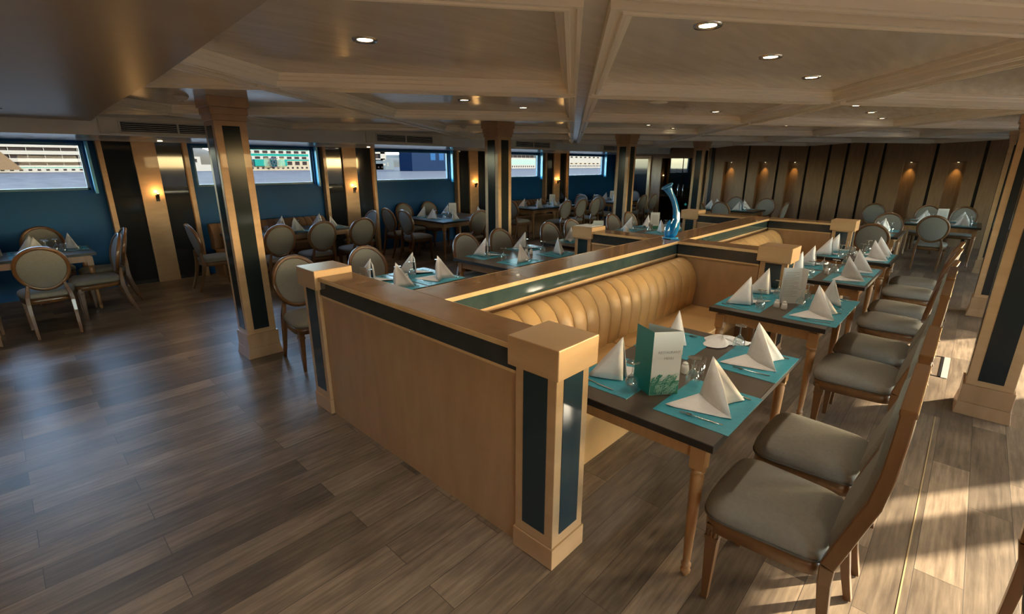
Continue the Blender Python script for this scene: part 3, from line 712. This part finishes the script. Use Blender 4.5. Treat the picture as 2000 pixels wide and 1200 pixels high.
# ------------------------------------------------------------------ tableware
def make_mat(wx, wy):
    o = MB().box(-wx/2, wx/2, -wy/2, wy/2, 0, .003).build('placemat', MAT_T, bevel=.001); tag(o, '', 'placemat'); return o
mat0 = make_mat(.46, .35); mat1 = make_mat(.36, .33)
def napkin(kind):
    b = MB()
    def tri(A, B, C, bulge, n=6):
        A, B, C = Vector(A), Vector(B), Vector(C); nr = (B-A).cross(C-A).normalized()
        idx = {}
        base = len(b.v)
        k = 0
        for i in range(n+1):
            for j in range(i+1):
                u = i/n; v = j/i if i else 0
                p = A.lerp(B.lerp(C, v), u); h = bulge*math.sin(PI*min(1, u))*(math.sin(PI*v) if i else 0)*1.0 + bulge*.6*math.sin(PI*v)*u*u
                p = p + nr*h; p.z = max(p.z, .004); b.v.append(tuple(p)); idx[(i, j)] = base+k; k += 1
        for i in range(n):
            for j in range(i+1):
                b.face([idx[(i, j)], idx[(i+1, j)], idx[(i+1, j+1)]], 0, True)
                if j < i: b.face([idx[(i, j)], idx[(i+1, j+1)], idx[(i, j+1)]], 0, True)
    if kind == 0:
        A = (.03, .02, .232); B = (-.085, -.135, .006); C = (.035, .065, .006); E = (.015, -.03, .006); Dp = (.145, -.115, .006)
        tri(A, C, B, .014); tri(A, B, (.02, -.06, .006), .010); tri(A, (.02, -.06, .006), Dp, -.012); tri(A, Dp, (.07, .06, .006), .012)
        tri((.035, .065, .02), (-.085, -.135, .008), (-.165, .145, .010), .020)
    elif kind == 1:
        A = (-.01, .0, .215); tri(A, (-.12, -.10, .006), (.02, .08, .006), .014); tri(A, (.02, .08, .006), (.13, -.03, .006), -.012)
        tri(A, (.13, -.03, .006), (-.03, -.085, .006), .010); tri(A, (-.03, -.08, .006), (-.12, -.10, .006), .01)
        tri((0, .05, .02), (.05, -.08, .02), (.19, .13, .008), .014)
    else:
        # collapsed cloth lying in soft folds
        def fn(u, v):
            a = 2*PI*v; r = u*(.10+.028*math.sin(3*a+1)+.02*math.sin(2*a))
            z = .006+.050*(1-u**2)*(.75+.25*math.sin(4*a))+.006*math.sin(9*a)*u*(1-u)
            return (r*math.cos(a)*1.25, r*math.sin(a)*.95, max(.004, z))
        b.surf(fn, 8, 36)
        tri((-.02, .0, .05), (.13, -.03, .006), (.20, .06, .006), .012)
    o = b.build('napkin', LINEN, merge=True)
    if kind < 2:
        s = o.modifiers.new('cloth', 'SOLIDIFY'); s.thickness = .003; s.offset = 0
    tag(o, '', 'napkin'); return o
nap = [napkin(0), napkin(1), napkin(2)]
gob = MB().lathe([(.031, 0), (.0325, .012), (.036, .035), (.035, .055), (.026, .075), (.010, .090), (.0045, .098), (.004, .110), (.0040, .145), (.006, .152), (.034, .156), (.035, .158), (.030, .1595), (.001, .160)], 20, cap=False).build('goblet', GLS); tag(gob, '', 'glass')
tum = MB().lathe([(.034, 0), (.034, .004), (.038, .10), (.036, .10), (.032, .006), (.001, .006)], 20, cap=False).build('tumbler', GLS); tag(tum, '', 'glass')
fk = MB()
fk.tube([(0, -.095, .003), (0, -.03, .004), (0, .02, .006), (0, .045, .008)], [.0065, .0045, .003, .004], 6, ref=(0, 0, 1), flat=.35)
fk.box(-.011, .011, .045, .062, .006, .008)
for q in (-.0095, -.0035, .0025, .0085): fk.box(q-.0002, q+.0022, .062, .095, .007, .0085)
fork0 = fk.build('fork', STEEL); tag(fork0, '', 'cutlery')
kn = MB().tube([(0, -.105, .004), (0, -.06, .005), (0, 0, .004)], [.006, .0065, .0045], 6, ref=(0, 0, 1), flat=.5)
kn.prism([(-.004, 0), (.009, .004), (.009, .085), (.003, .11), (-.004, .11)], .003, .0045)
knife0 = kn.build('knife', STEEL); tag(knife0, '', 'cutlery')
def make_shaker():
    t = thing('salt_shaker', '', 'shaker')
    MB().lathe([(.001, 0), (.020, 0), (.023, .006), (.021, .035), (.017, .052), (.001, .052)], 18).build('body', PORC, t)
    MB().lathe([(.001, .052), (.0165, .052), (.014, .062), (.005, .068), (.001, .068)], 18).build('cap', PORC, t)
    return reg(t)
shaker0 = make_shaker()
ZT = .7602
SP = {'c': 'chair side', 'b': 'bench side', 'n': 'near side', 'f': 'far side', 'w': 'window side'}
ZM = ZT+.0032
def setting(x, y, rz, tn, where, kind=None, small=False, detail=True, g_=None):
    c, s = math.cos(rz), math.sin(rz)
    def P(px_, py_, z=ZM): return (x+c*px_-s*py_, y+s*px_+c*py_, z)
    place(mat1 if small else mat0, P(0, 0, ZT), rz, 'turquoise placemat, %s of the %s' % (where, tn), 'turquoise placemats')
    k = random.choice([0, 0, 1]) if kind is None else kind
    ks = {0: 'tall folded', 1: 'peaked folded', 2: 'slumped'}[k]
    place(nap[k], P(0, 0), rz+(random.uniform(-.25, .25) if kind is None else 0), '%s white napkin, %s of the %s' % (ks, where, tn), 'white folded napkins')
    gx = .135 if k != 1 else -.13
    place(gob, g_ or P(gx, .145), 0, 'upturned wine glass, %s of the %s' % (where, tn), 'upturned wine glasses')
    if detail:
        place(fork0, P(-.17, -.03), rz+.12, 'steel fork on the mat, %s of the %s' % (where, tn), 'steel forks')
        place(knife0, P(.185, -.03), rz-.1, 'steel knife on the mat, %s of the %s' % (where, tn), 'steel knives')
def tumb(x, y, l): place(tum, (x, y, ZT), 0, l, 'clear tumblers')
def shk(x, y, tn, w_): place(shaker0, (x, y, ZT), 0, 'small white %s shaker in the middle of the %s' % (w_, tn), 'white salt and pepper shakers')
tn = T['R1'][2]
setting(.385, .70, WE, tn, 'near chair side', 0); setting(.375, 1.40, WE, tn, 'far chair side', 0)
setting(-.105, .70, EA, tn, 'near bench side', 0); setting(-.105, 1.38, EA, tn, 'far bench side', 1, g_=(-.02, 1.05, ZT))
place(nap[2], (.11, 1.585, ZT), .4, 'slumped cream white napkin lying flat at the far end of the nearest banquette table', 'white folded napkins')
tumb(.20, 1.00, 'clear water tumbler right of the standing menu, nearest banquette table')
shk(.14, .97, tn, 'salt'); 
tn = T['R2'][2]
setting(.41, 2.68, WE, tn, 'near chair side', 0); setting(.41, 3.15, WE, tn, 'far chair side', 1)
setting(-.10, 2.68, EA, tn, 'near bench side', 0); setting(-.10, 3.15, EA, tn, 'far bench side', 0)
shk(.12, 2.72, tn, 'salt'); shk(.18, 2.70, tn, 'pepper'); tumb(.15, 3.08, 'clear water tumbler behind the open menu, second banquette table')
tn = T['R3'][2]
for y, w_ in ((4.30, 'near'), (4.85, 'far')): setting(.34, y, WE, tn, w_+' chair side'); setting(-.11, y, EA, tn, w_+' bench side')
tumb(.1, 4.56, 'clear water tumbler in the middle of the third banquette table'); shk(.13, 4.42, tn, 'salt')
tn = T['R4'][2]
for y, w_ in ((5.76, 'near'), (6.17, 'far')): setting(.36, y, WE, tn, w_+' chair side', small=True); setting(-.11, y, EA, tn, w_+' bench side', small=True)
tumb(.1, 5.97, 'clear water tumbler in the middle of the fourth banquette table'); shk(.16, 5.86, tn, 'salt')
for key, yy in (('L1', (.95, 1.44)), ('L2', (2.68, 3.40)), ('L3', (4.42, 5.02)), ('L4', (6.2, 6.8))):
    tn = T[key][2]
    for y, w_ in zip(yy, ('near', 'far')):
        setting(-3.22 if key != 'L1' else -3.03, y, EA, tn, w_+' chair side', 0 if key == 'L1' else None); setting(-2.66, y, WE, tn, w_+' bench side', 0 if key == 'L1' else None)
    if key == 'L1': shk(-2.84, 1.20, tn, 'salt'); continue
    tumb(-2.94, sum(yy)/2-.02-(.10 if key in ('L3', 'L4') else 0), 'clear water tumbler in the middle of the '+tn); shk(-2.97, sum(yy)/2+.10+(.06 if key in ('L3', 'L4') else 0), tn, 'salt'); shk(-2.90, sum(yy)/2+.11+(.06 if key in ('L3', 'L4') else 0), tn, 'pepper')
for key, yy, xa, xb in (('W0', (-1.25, -1.98), -7.25, -7.68), ('W1', (1.30, 1.98, 2.66), -7.28, -7.66), ('W2', (4.98, 5.65), -6.62, -7.58), ('W3', (8.35, 9.0, 9.6), -7.25, -7.66), ('W4', (11.7, 12.4), -7.0, -7.72)):
    tn = T[key][2]
    for y, w_ in zip(yy, ('first', 'second', 'third')):
        setting(xa, y, WE, tn, w_+' room side', detail=key in ('W0', 'W1')); setting(xb, y, EA, tn, w_+' window side', detail=key in ('W0', 'W1'))
    tumb((xa+xb)/2, yy[0]+.3, 'clear water tumbler in the middle of the '+tn); shk((xa+xb)/2, yy[0]+(.42 if key != 'W0' else -.42), tn, 'salt')
setting(-7.62, -.87, SO, T['W0'][2], 'end place', small=True)
setting(-7.05, 4.80, NO, T['W2'][2], 'near end', detail=False)
for key, xx, ya, yb in (('R5', (.03,), 8.52, 9.22), ('R6', (.42, 1.0), 11.06, 11.8), ('C7', (-3.9, -3.2), 11.36, 11.9)):
    tn = T[key][2]
    for x, w_ in zip(xx, ('left', 'right')):
        setting(x, ya, NO, tn, w_+' near place', detail=False); setting(x, yb, SO, tn, w_+' far place', detail=False)
    tumb(xx[0]+.02, (ya+yb)/2+.02, 'clear water tumbler in the middle of the '+tn)

# menus
def text(body, size, loc, rot, mt, parent, name='lettering'):
    cu = bpy.data.curves.new(name, 'FONT'); cu.body = body; cu.size = size; cu.align_x = 'CENTER'; cu.extrude = .0002
    tmp = bpy.data.objects.new('tmp', cu); COL.objects.link(tmp); bpy.context.view_layer.update()
    me = bpy.data.meshes.new_from_object(tmp.evaluated_get(bpy.context.evaluated_depsgraph_get())); bpy.data.objects.remove(tmp); me.materials.clear()
    o = bpy.data.objects.new(name, me); COL.objects.link(o); me.materials.append(mt); o.location = loc; o.rotation_euler = rot; o.parent = parent
    return o
MN = thing('menu', 'tall folded menu with a teal side and green leaf print on the nearest table', 'menu', (.13, .585, ZT), math.atan2(.115, .095))
wv = .150; hh = .335
FPN = MB().box(0, wv, 0, .0015, 0, hh).build('front_panel', MENU_W, MN)
sp = MB().box(-.145, 0, 0, .0015, 0, hh); sp.xf(Matrix.Rotation(math.radians(-90+12), 4, 'Z')); sp.build('side_panel', MENU_T, MN)
bp_ = MB().quad([(wv, 0, 0), (wv, 0, hh), (.03, .142, hh), (.03, .142, 0)]); bp_.build('back_panel', MENU_W, MN)
text('RESTAURANT', .0185, (wv/2+.01, -.0008, .222), (PI/2, 0, 0), INK, FPN); text('MENU', .0185, (wv/2+.01, -.0008, .190), (PI/2, 0, 0), INK, FPN)
MB().box(.001, wv-.001, -.0012, 0, .002, .075).build('leaf_ground', GREENP, FPN)
lf = MB(); rnd = random.Random(3)
for i in range(46):
    cx, cz = rnd.uniform(.012, wv-.012), rnd.uniform(.010, .098+.0)
    a = rnd.uniform(.2, 1.3); ln = rnd.uniform(.010, .024); pts_ = []
    for q in range(14):
        tt = 2*PI*q/14; ex, ez = ln*math.cos(tt), ln*.42*math.sin(tt)
        pts_.append((min(wv-.002, max(.002, cx+ex*math.cos(a)-ez*math.sin(a))), -.0022, max(.003, cz+ex*math.sin(a)+ez*math.cos(a))))
    lf.tube(pts_, .0011, 4, closed=True, ref=(0, 1, 0))
lf.build('leaf_print', GREENL, FPN)
lf2 = MB(); rnd = random.Random(5)
for i in range(16):
    cx, cz = rnd.uniform(.012, wv-.012), rnd.uniform(.072, .100)
    a = rnd.uniform(.2, 1.3); ln = rnd.uniform(.010, .018)
    lf2.quad([(cx+ln*math.cos(tt)*math.cos(a)-ln*.4*math.sin(tt)*math.sin(a), -.0010, cz+ln*math.cos(tt)*math.sin(a)+ln*.4*math.sin(tt)*math.cos(a)) for tt in [2*PI*q/12 for q in range(12)]])
lf2.build('leaf_shape', GREENP, FPN)
# open menu on the second table, three-fold standing card
M2 = thing('menu', 'open white tri-fold menu standing on the second banquette table', 'menu', (.155, 2.915, ZT), math.radians(38))
MB().box(-.075, .075, 0, .0015, 0, .30).build('back_panel', MENU_W, M2)
sp = MB().box(0, .06, 0, .0015, 0, .30); sp.xf(Matrix.Translation((.075, 0, 0)) @ Matrix.Rotation(math.radians(-75), 4, 'Z')); sp.build('side_panel', MENU_W, M2)
sp = MB().box(-.045, 0, 0, .0015, 0, .30); sp.xf(Matrix.Translation((-.075, 0, 0)) @ Matrix.Rotation(math.radians(75), 4, 'Z')); sp.build('side_panel', MENU_W, M2)
MB().box(.0735, .0765, .0016, .003, 0, .30).build('spine', MENU_T, M2)
gl = MB()
for i in range(16):
    gl.box(-.055, .055-.03*(i % 3 == 2), -.0006, 0, .262-i*.0135, .2645-i*.0135)
gl.build('printed_lines', INK, M2)
def card(x, y, rz, h, w_, label):
    c = thing('menu', label, 'menu', (x, y, ZT), rz, 'white standing menu cards')
    MB().box(-w_/2, w_/2, -.001, .001, .0, h).build('front_panel', MENU_W, c)
    b = MB().quad([(-w_/2, 0, h), (w_/2, 0, h), (w_/2, .09, 0), (-w_/2, .09, 0)]); b.build('back_panel', MENU_W, c)
    b = MB()
    for i in range(9): b.box(-w_*.35, w_*.35, -.0016, -.001, h*.82-i*h*.06, h*.835-i*h*.06)
    b.build('printed_lines', INK, c)
    MB().box(-w_/2+.004, w_/2-.004, -.0018, -.001, .006, h*.22).build('leaf_ground', GREENP, c)
card(-2.92, 4.70, math.radians(40), .30, .155, 'white menu card on the third table behind the divider')
card(-2.92, 6.48, math.radians(40), .30, .155, 'white menu card on the fourth table behind the divider, beside the vase')
card(-2.76, .69, math.radians(25), .22, .06, 'slim white card just past the far left divider post')
card(-7.10, 5.36, math.radians(45), .30, .16, 'white menu card on the third window table')
card(-7.5, 9.3, math.radians(45), .30, .16, 'white menu card on the fourth window table')
card(-7.47, -1.60, math.radians(80), .28, .13, 'white menu card on the leftmost window table')
card(.70, 11.4, math.radians(25), .28, .18, 'white menu card on the table by the end wall')
card(-7.3, 12.1, math.radians(45), .30, .16, 'white menu card on the last window table')

# blue glass vase on the spine rail
V = thing('vase', 'tall curved blue glass vase leaning to one side on the divider top', 'vase', (-1.22, 3.53, 1.0945), yaw)
MB().lathe([(.001, 0), (.055, 0), (.085, .006), (.088, .014), (.06, .016), (.001, .016)], 28).build('dish', BLUEL, V)
pa = [(.006, 0, .012), (.022, 0, .06), (.038, 0, .13), (.046, 0, .20), (.042, 0, .27), (.026, 0, .34), (.0, 0, .41), (-.035, 0, .47), (-.066, 0, .515), (-.085, 0, .55)]
MB().tube(pa, [.034, .052, .050, .041, .036, .032, .030, .031, .040, .055], 20, ref=(0, 1, 0)).build('neck', BLUEG, V)
MB().tube([(-.034, 0, .013), (-.038, 0, .05), (-.040, 0, .10), (-.030, 0, .16), (-.018, 0, .20)], [.026, .036, .034, .022, .008], 18, ref=(0, 1, 0)).build('bulb', BLUEG, V)
rim = [(-.085+.062*math.cos(a)*math.cos(.6), .055*math.sin(a), .553+.062*math.cos(a)*math.sin(-.5)*-1) for a in [2*PI*i/24 for i in range(24)]]
MB().tube(rim, .008, 8, closed=True).build('rim', BLUEG, V)
o = MB().box(-.045, .045, -.02, .02, 0, .012).build('glass_block', BLUEL, bevel=.003); o.location = (-1.135, 3.47, 1.0945); o.rotation_euler = (0, 0, .3)
tag(o, 'small pale blue glass block lying at the foot of the vase', 'ornament')
o = thing('folded_cloth', 'flat white folded cloth lying on the divider post cap', 'napkin', (-2.287, A1+.127, 1.1415))
MB().box(-.12, .12, -.12, .12, 0, .006).build('cloth_layer', LINEN, o, bevel=.002)

# floor hatch and metal seam
o = thing('floor_hatch', 'flush floor hatch outlined in black with a steel edge in the aisle', 'floor hatch', (1.17, 4.50, 0))
MB().box(-.17, .04, -.33, -.31, .0, .003).box(-.17, .04, .31, .33, .0, .003).box(.02, .04, -.33, .33, .0, .003).build('seal', BLK, o)
MB().box(.04, .085, -.33, .33, .0, .004).build('steel_edge', plain('brushed_edge', (.45, .44, .38), .45, .3), o)
o = MB().box(1.226, 1.232, -2.5, 3.2, .0, .0015).build('trim_2', plain('brass_seam', (.5, .38, .2), .4, .3)); struct(o)

# ------------------------------------------------------------------ outside: river, ships, bank
wt = noise_mat('river_water', (.024, .023, .024), (.038, .037, .038), (.05, .25, 1), 1.2, (.12, .25), .0, detail=5)
_n = wt.node_tree; _b = _n.nodes['Principled BSDF']; _d = _n.nodes.new('ShaderNodeBsdfDiffuse'); _g = _n.nodes.new('ShaderNodeBsdfGlossy'); _g.inputs['Roughness'].default_value = .2
_m = _n.nodes.new('ShaderNodeMixShader'); _m.inputs[0].default_value = .014; L(_n, _b.inputs['Base Color'].links[0].from_socket, _d.inputs[0])
L(_n, _d.outputs[0], _m.inputs[1]); L(_n, _g.outputs[0], _m.inputs[2]); L(_n, _m.outputs[0], _n.nodes['Material Output'].inputs[0])
o = MB().box(-900, -9.5, -500, 2500, -2.75, -2.7).build('water', wt); struct(o)
o = MB().box(7.0, 600, -500, 1500, -2.75, -2.7).build('water', wt); struct(o)
bank = MB()
rnd = random.Random(1); hs = [rnd.uniform(14, 34) for _ in range(80)]
def bh(u, v):
    yy = -500+3000*u; i = u*78; a = int(i); h = hs[a]*(1-(i-a))+hs[a+1]*(i-a)
    return (-620-260*v, yy, -2.7+h*min(1, v*1.6)**.6*(1+.1*math.sin(yy*.05)))
bank.surf(bh, 160, 10)
struct(bank.build('hills', noise_mat('sandy_bank', (.026, .019, .011), (.009, .010, .0055), (1, 1, 1), .03, (.8, .9), .0, spec=.05)))
SHW = plain('ship_white', (.054, .053, .050), 1.0, Specular_IOR_Level=0); SHD = plain('ship_dark_band', (.006, .005, .005), 1.0, Specular_IOR_Level=0); SHT = plain('ship_teal', (.003, .034, .030), 1.0, Specular_IOR_Level=0)
SHC = plain('ship_cream', (.056, .049, .038), 1.0, Specular_IOR_Level=0); SHB = plain('ship_navy', (.0025, .005, .012), 1.0, Specular_IOR_Level=0); SHG = plain('ship_grey', (.018, .023, .028), 1.0, Specular_IOR_Level=0); SHTAN = plain('tan_canvas', (.027, .019, .012), 1.0, Specular_IOR_Level=0)
def ship(label, x, y0, y1, bands, depth=14, win=None, bow=0):
    s = thing('cruise_ship', label, 'ship', (x, (y0+y1)/2, -2.7)); c = (y0+y1)/2
    hull = MB(); dk = []
    for z0, z1, m, kind in bands:
        a, b_ = y0-c, y1-c
        if kind == 'dark':
            MB().box(-depth, -1.0, a+1, b_-1.2, z0+2.7, z1+2.7).build('deck_recess', m, s)
            pp = MB(); yy = a+4
            while yy < b_-2: pp.box(-.9, -.7, yy, yy+.25, z0+2.7, z1+2.7); yy += 6.5
            pp.build('railing', SHW, s)
        else:
            MB().prism([(-depth, a), (0, a), (0, b_), (-depth*.5, b_+bow), (-depth, b_)], z0+2.7, z1+2.7).build('deck_band', m, s)
            if kind == 'win':
                q = MB(); yy = a+1.2
                while yy < b_-2.5: q.box(-.1, .08, yy, yy+win[0], z0+2.7+(z1-z0)*.15, z1+2.7-(z1-z0)*.12); yy += win[1]
                q.build('cabin_window', SHD, s)
            if kind == 'port':
                q = MB(); yy = a+2
                while yy < b_-1.5: q.box(-.1, .08, yy, yy+1.3, z0+2.7+(z1-z0)*.35, z1+2.7-(z1-z0)*.25); yy += 3.3
                q.build('porthole', SHD, s)
    return s
D_, W_ = 'dark', 'plain'
s1 = ship('white cruise ship with long dark deck bands seen through the leftmost window', -350, -60, 38.5,
     [(-2.7, -.6, SHW, 'port'), (-.6, -.2, SHT, W_), (-.2, .69, SHW, W_), (.69, 2.34, SHD, D_), (2.34, 4.16, SHW, W_), (4.16, 6.0, SHD, D_), (6.0, 7.84, SHW, W_), (7.84, 9.5, SHD, D_), (9.5, 10.9, SHW, W_)], bow=3)
cl = MB(); rnd = random.Random(9)
for i in range(70): yy = rnd.uniform(-60, 38); cl.box(-6, -2, yy, yy+rnd.uniform(.4, 1.8), 13.6, 13.6+rnd.uniform(.5, 2.2))
cl.v = [(x, y+10.75, z) for x, y, z in cl.v]; cl.build('deck_clutter', plain('reddish_clutter', (.06, .03, .022), 1.0, Specular_IOR_Level=0), s1)
o = MB().prism([(-10, -60), (0, -60), (0, 3.5), (-10, 3.5)], 0, 11.5).build('awning', SHTAN)
bm = bmesh.new(); bm.from_mesh(o.data)
for v in bm.verts:
    if v.co.y > 0 and v.co.z < 1: v.co.y = 12.0
bm.to_mesh(o.data); bm.free(); o.location = (-332, 0, -1.3); tag(o, 'sloping tan canvas awning in front of the white cruise ship', 'awning')
b2 = thing('motor_boat', 'small white motor boat beside the first column, seen through the second window', 'boat', (-350, 92, -2.7))
MB().prism([(-6, -18), (0, -18), (0, 5), (-3, 9), (-6, 5)], 0, 3.8).build('hull', SHW, b2); MB().prism([(-5, -18), (-1, -18), (-1, 0), (-5, 0)], 3.8, 8.5).build('cabin', SHW, b2); MB().box(-1, -.9, -16, -2, 5.2, 7.2).build('cabin_window', SHD, b2)
s3 = ship('white and turquoise cruise ship with rows of cabin windows through the second window', -350, 112, 161,
     [(-2.7, .3, SHC, 'port'), (.3, 3.6, SHC, 'win'), (3.6, 4.5, SHT, W_), (4.5, 6.6, SHW, 'win'), (6.6, 8.1, SHT, W_), (8.1, 10.4, SHW, 'win'), (10.4, 11.9, SHT, W_), (11.9, 14.5, SHW, W_)], win=(3.1, 5.2))
MB().box(.1, 1.6, -14, 7, 2.9, 7.2).build('hull_panel', SHT, s3)
wh = MB()
ci = [(2.2, 2.9*math.cos(a), 2.9*math.sin(a)) for a in [2*PI*i/28 for i in range(28)]]
wh.tube(ci, .32, 8, closed=True, ref=(1, 0, 0)); wh.tube([(2.2, 1.1*math.cos(a), 1.1*math.sin(a)) for a in [2*PI*i/16 for i in range(16)]], .3, 8, closed=True, ref=(1, 0, 0))
for i in range(8):
    a = 2*PI*i/8; wh.tube([(2.2, .6*math.cos(a), .6*math.sin(a)), (2.2, 4.0*math.cos(a), 4.0*math.sin(a))], .24, 6, ref=(1, 0, 0))
wh.v = [(x, y-2.2, z+5.2) for x, y, z in wh.v]; wh.build('wheel_emblem', plain('dark_emblem', (.010, .012, .018), 1.0, Specular_IOR_Level=0), s3)
s4 = ship('white ship with a pointed grey bow seen through the third window', -350, 170, 222,
     [(-2.7, .6, SHG, 'port'), (.6, 1.8, SHW, W_), (1.8, 4.2, SHD, D_), (4.2, 5.8, SHW, W_), (5.8, 9.4, SHD, D_), (9.4, 13.5, SHW, W_)])
MB().prism([(-10, 18), (0, 14), (0, 24), (-4, 36.5), (-10, 26)], 0, 7.6).build('bow', SHG, s4); MB().box(-8, 0, 22, 27, 7.6, 15).build('bridge', SHW, s4)
s5 = thing('barge', 'tall dark navy hull with blue openings filling half the third window', 'ship', (-262, 199, -2.7))
MB().prism([(-14, -13.6), (0, -13.6), (0, 13.8), (-14, 13.8)], 0, 14.5).build('hull', SHB, s5)
for a, b_ in ((1.0, 5.0), (8.0, 12.0)): MB().box(-.2, .06, a, b_, 6.8, 12.5).build('opening', plain('blue_opening', (.005, .016, .040), 1.0, Specular_IOR_Level=0), s5)
s6 = ship('pale cruise ship with a white top deck through the fourth window', -350, 355, 407,
     [(-2.7, 1.0, SHW, 'port'), (1.0, 6.4, plain('ship_pale_teal', (.043, .064, .06), 1.0, Specular_IOR_Level=0), W_), (6.4, 8.0, SHW, W_), (8.0, 10.6, SHD, D_), (10.6, 13.2, SHW, W_)])
s7 = ship('white riverboat with small dark windows through the last window', -350, 450, 560,
     [(-2.7, 1.6, SHW, 'port'), (1.6, 3.2, SHC, 'win'), (3.2, 8.5, SHW, W_), (8.5, 10.6, SHW, 'win'), (10.6, 14, SHC, W_)], win=(4, 9))

for o in list(COL.objects):       # prototypes never placed
    if o.type == 'MESH' and o.parent is None and o.name in ('leg',): bpy.data.objects.remove(o)
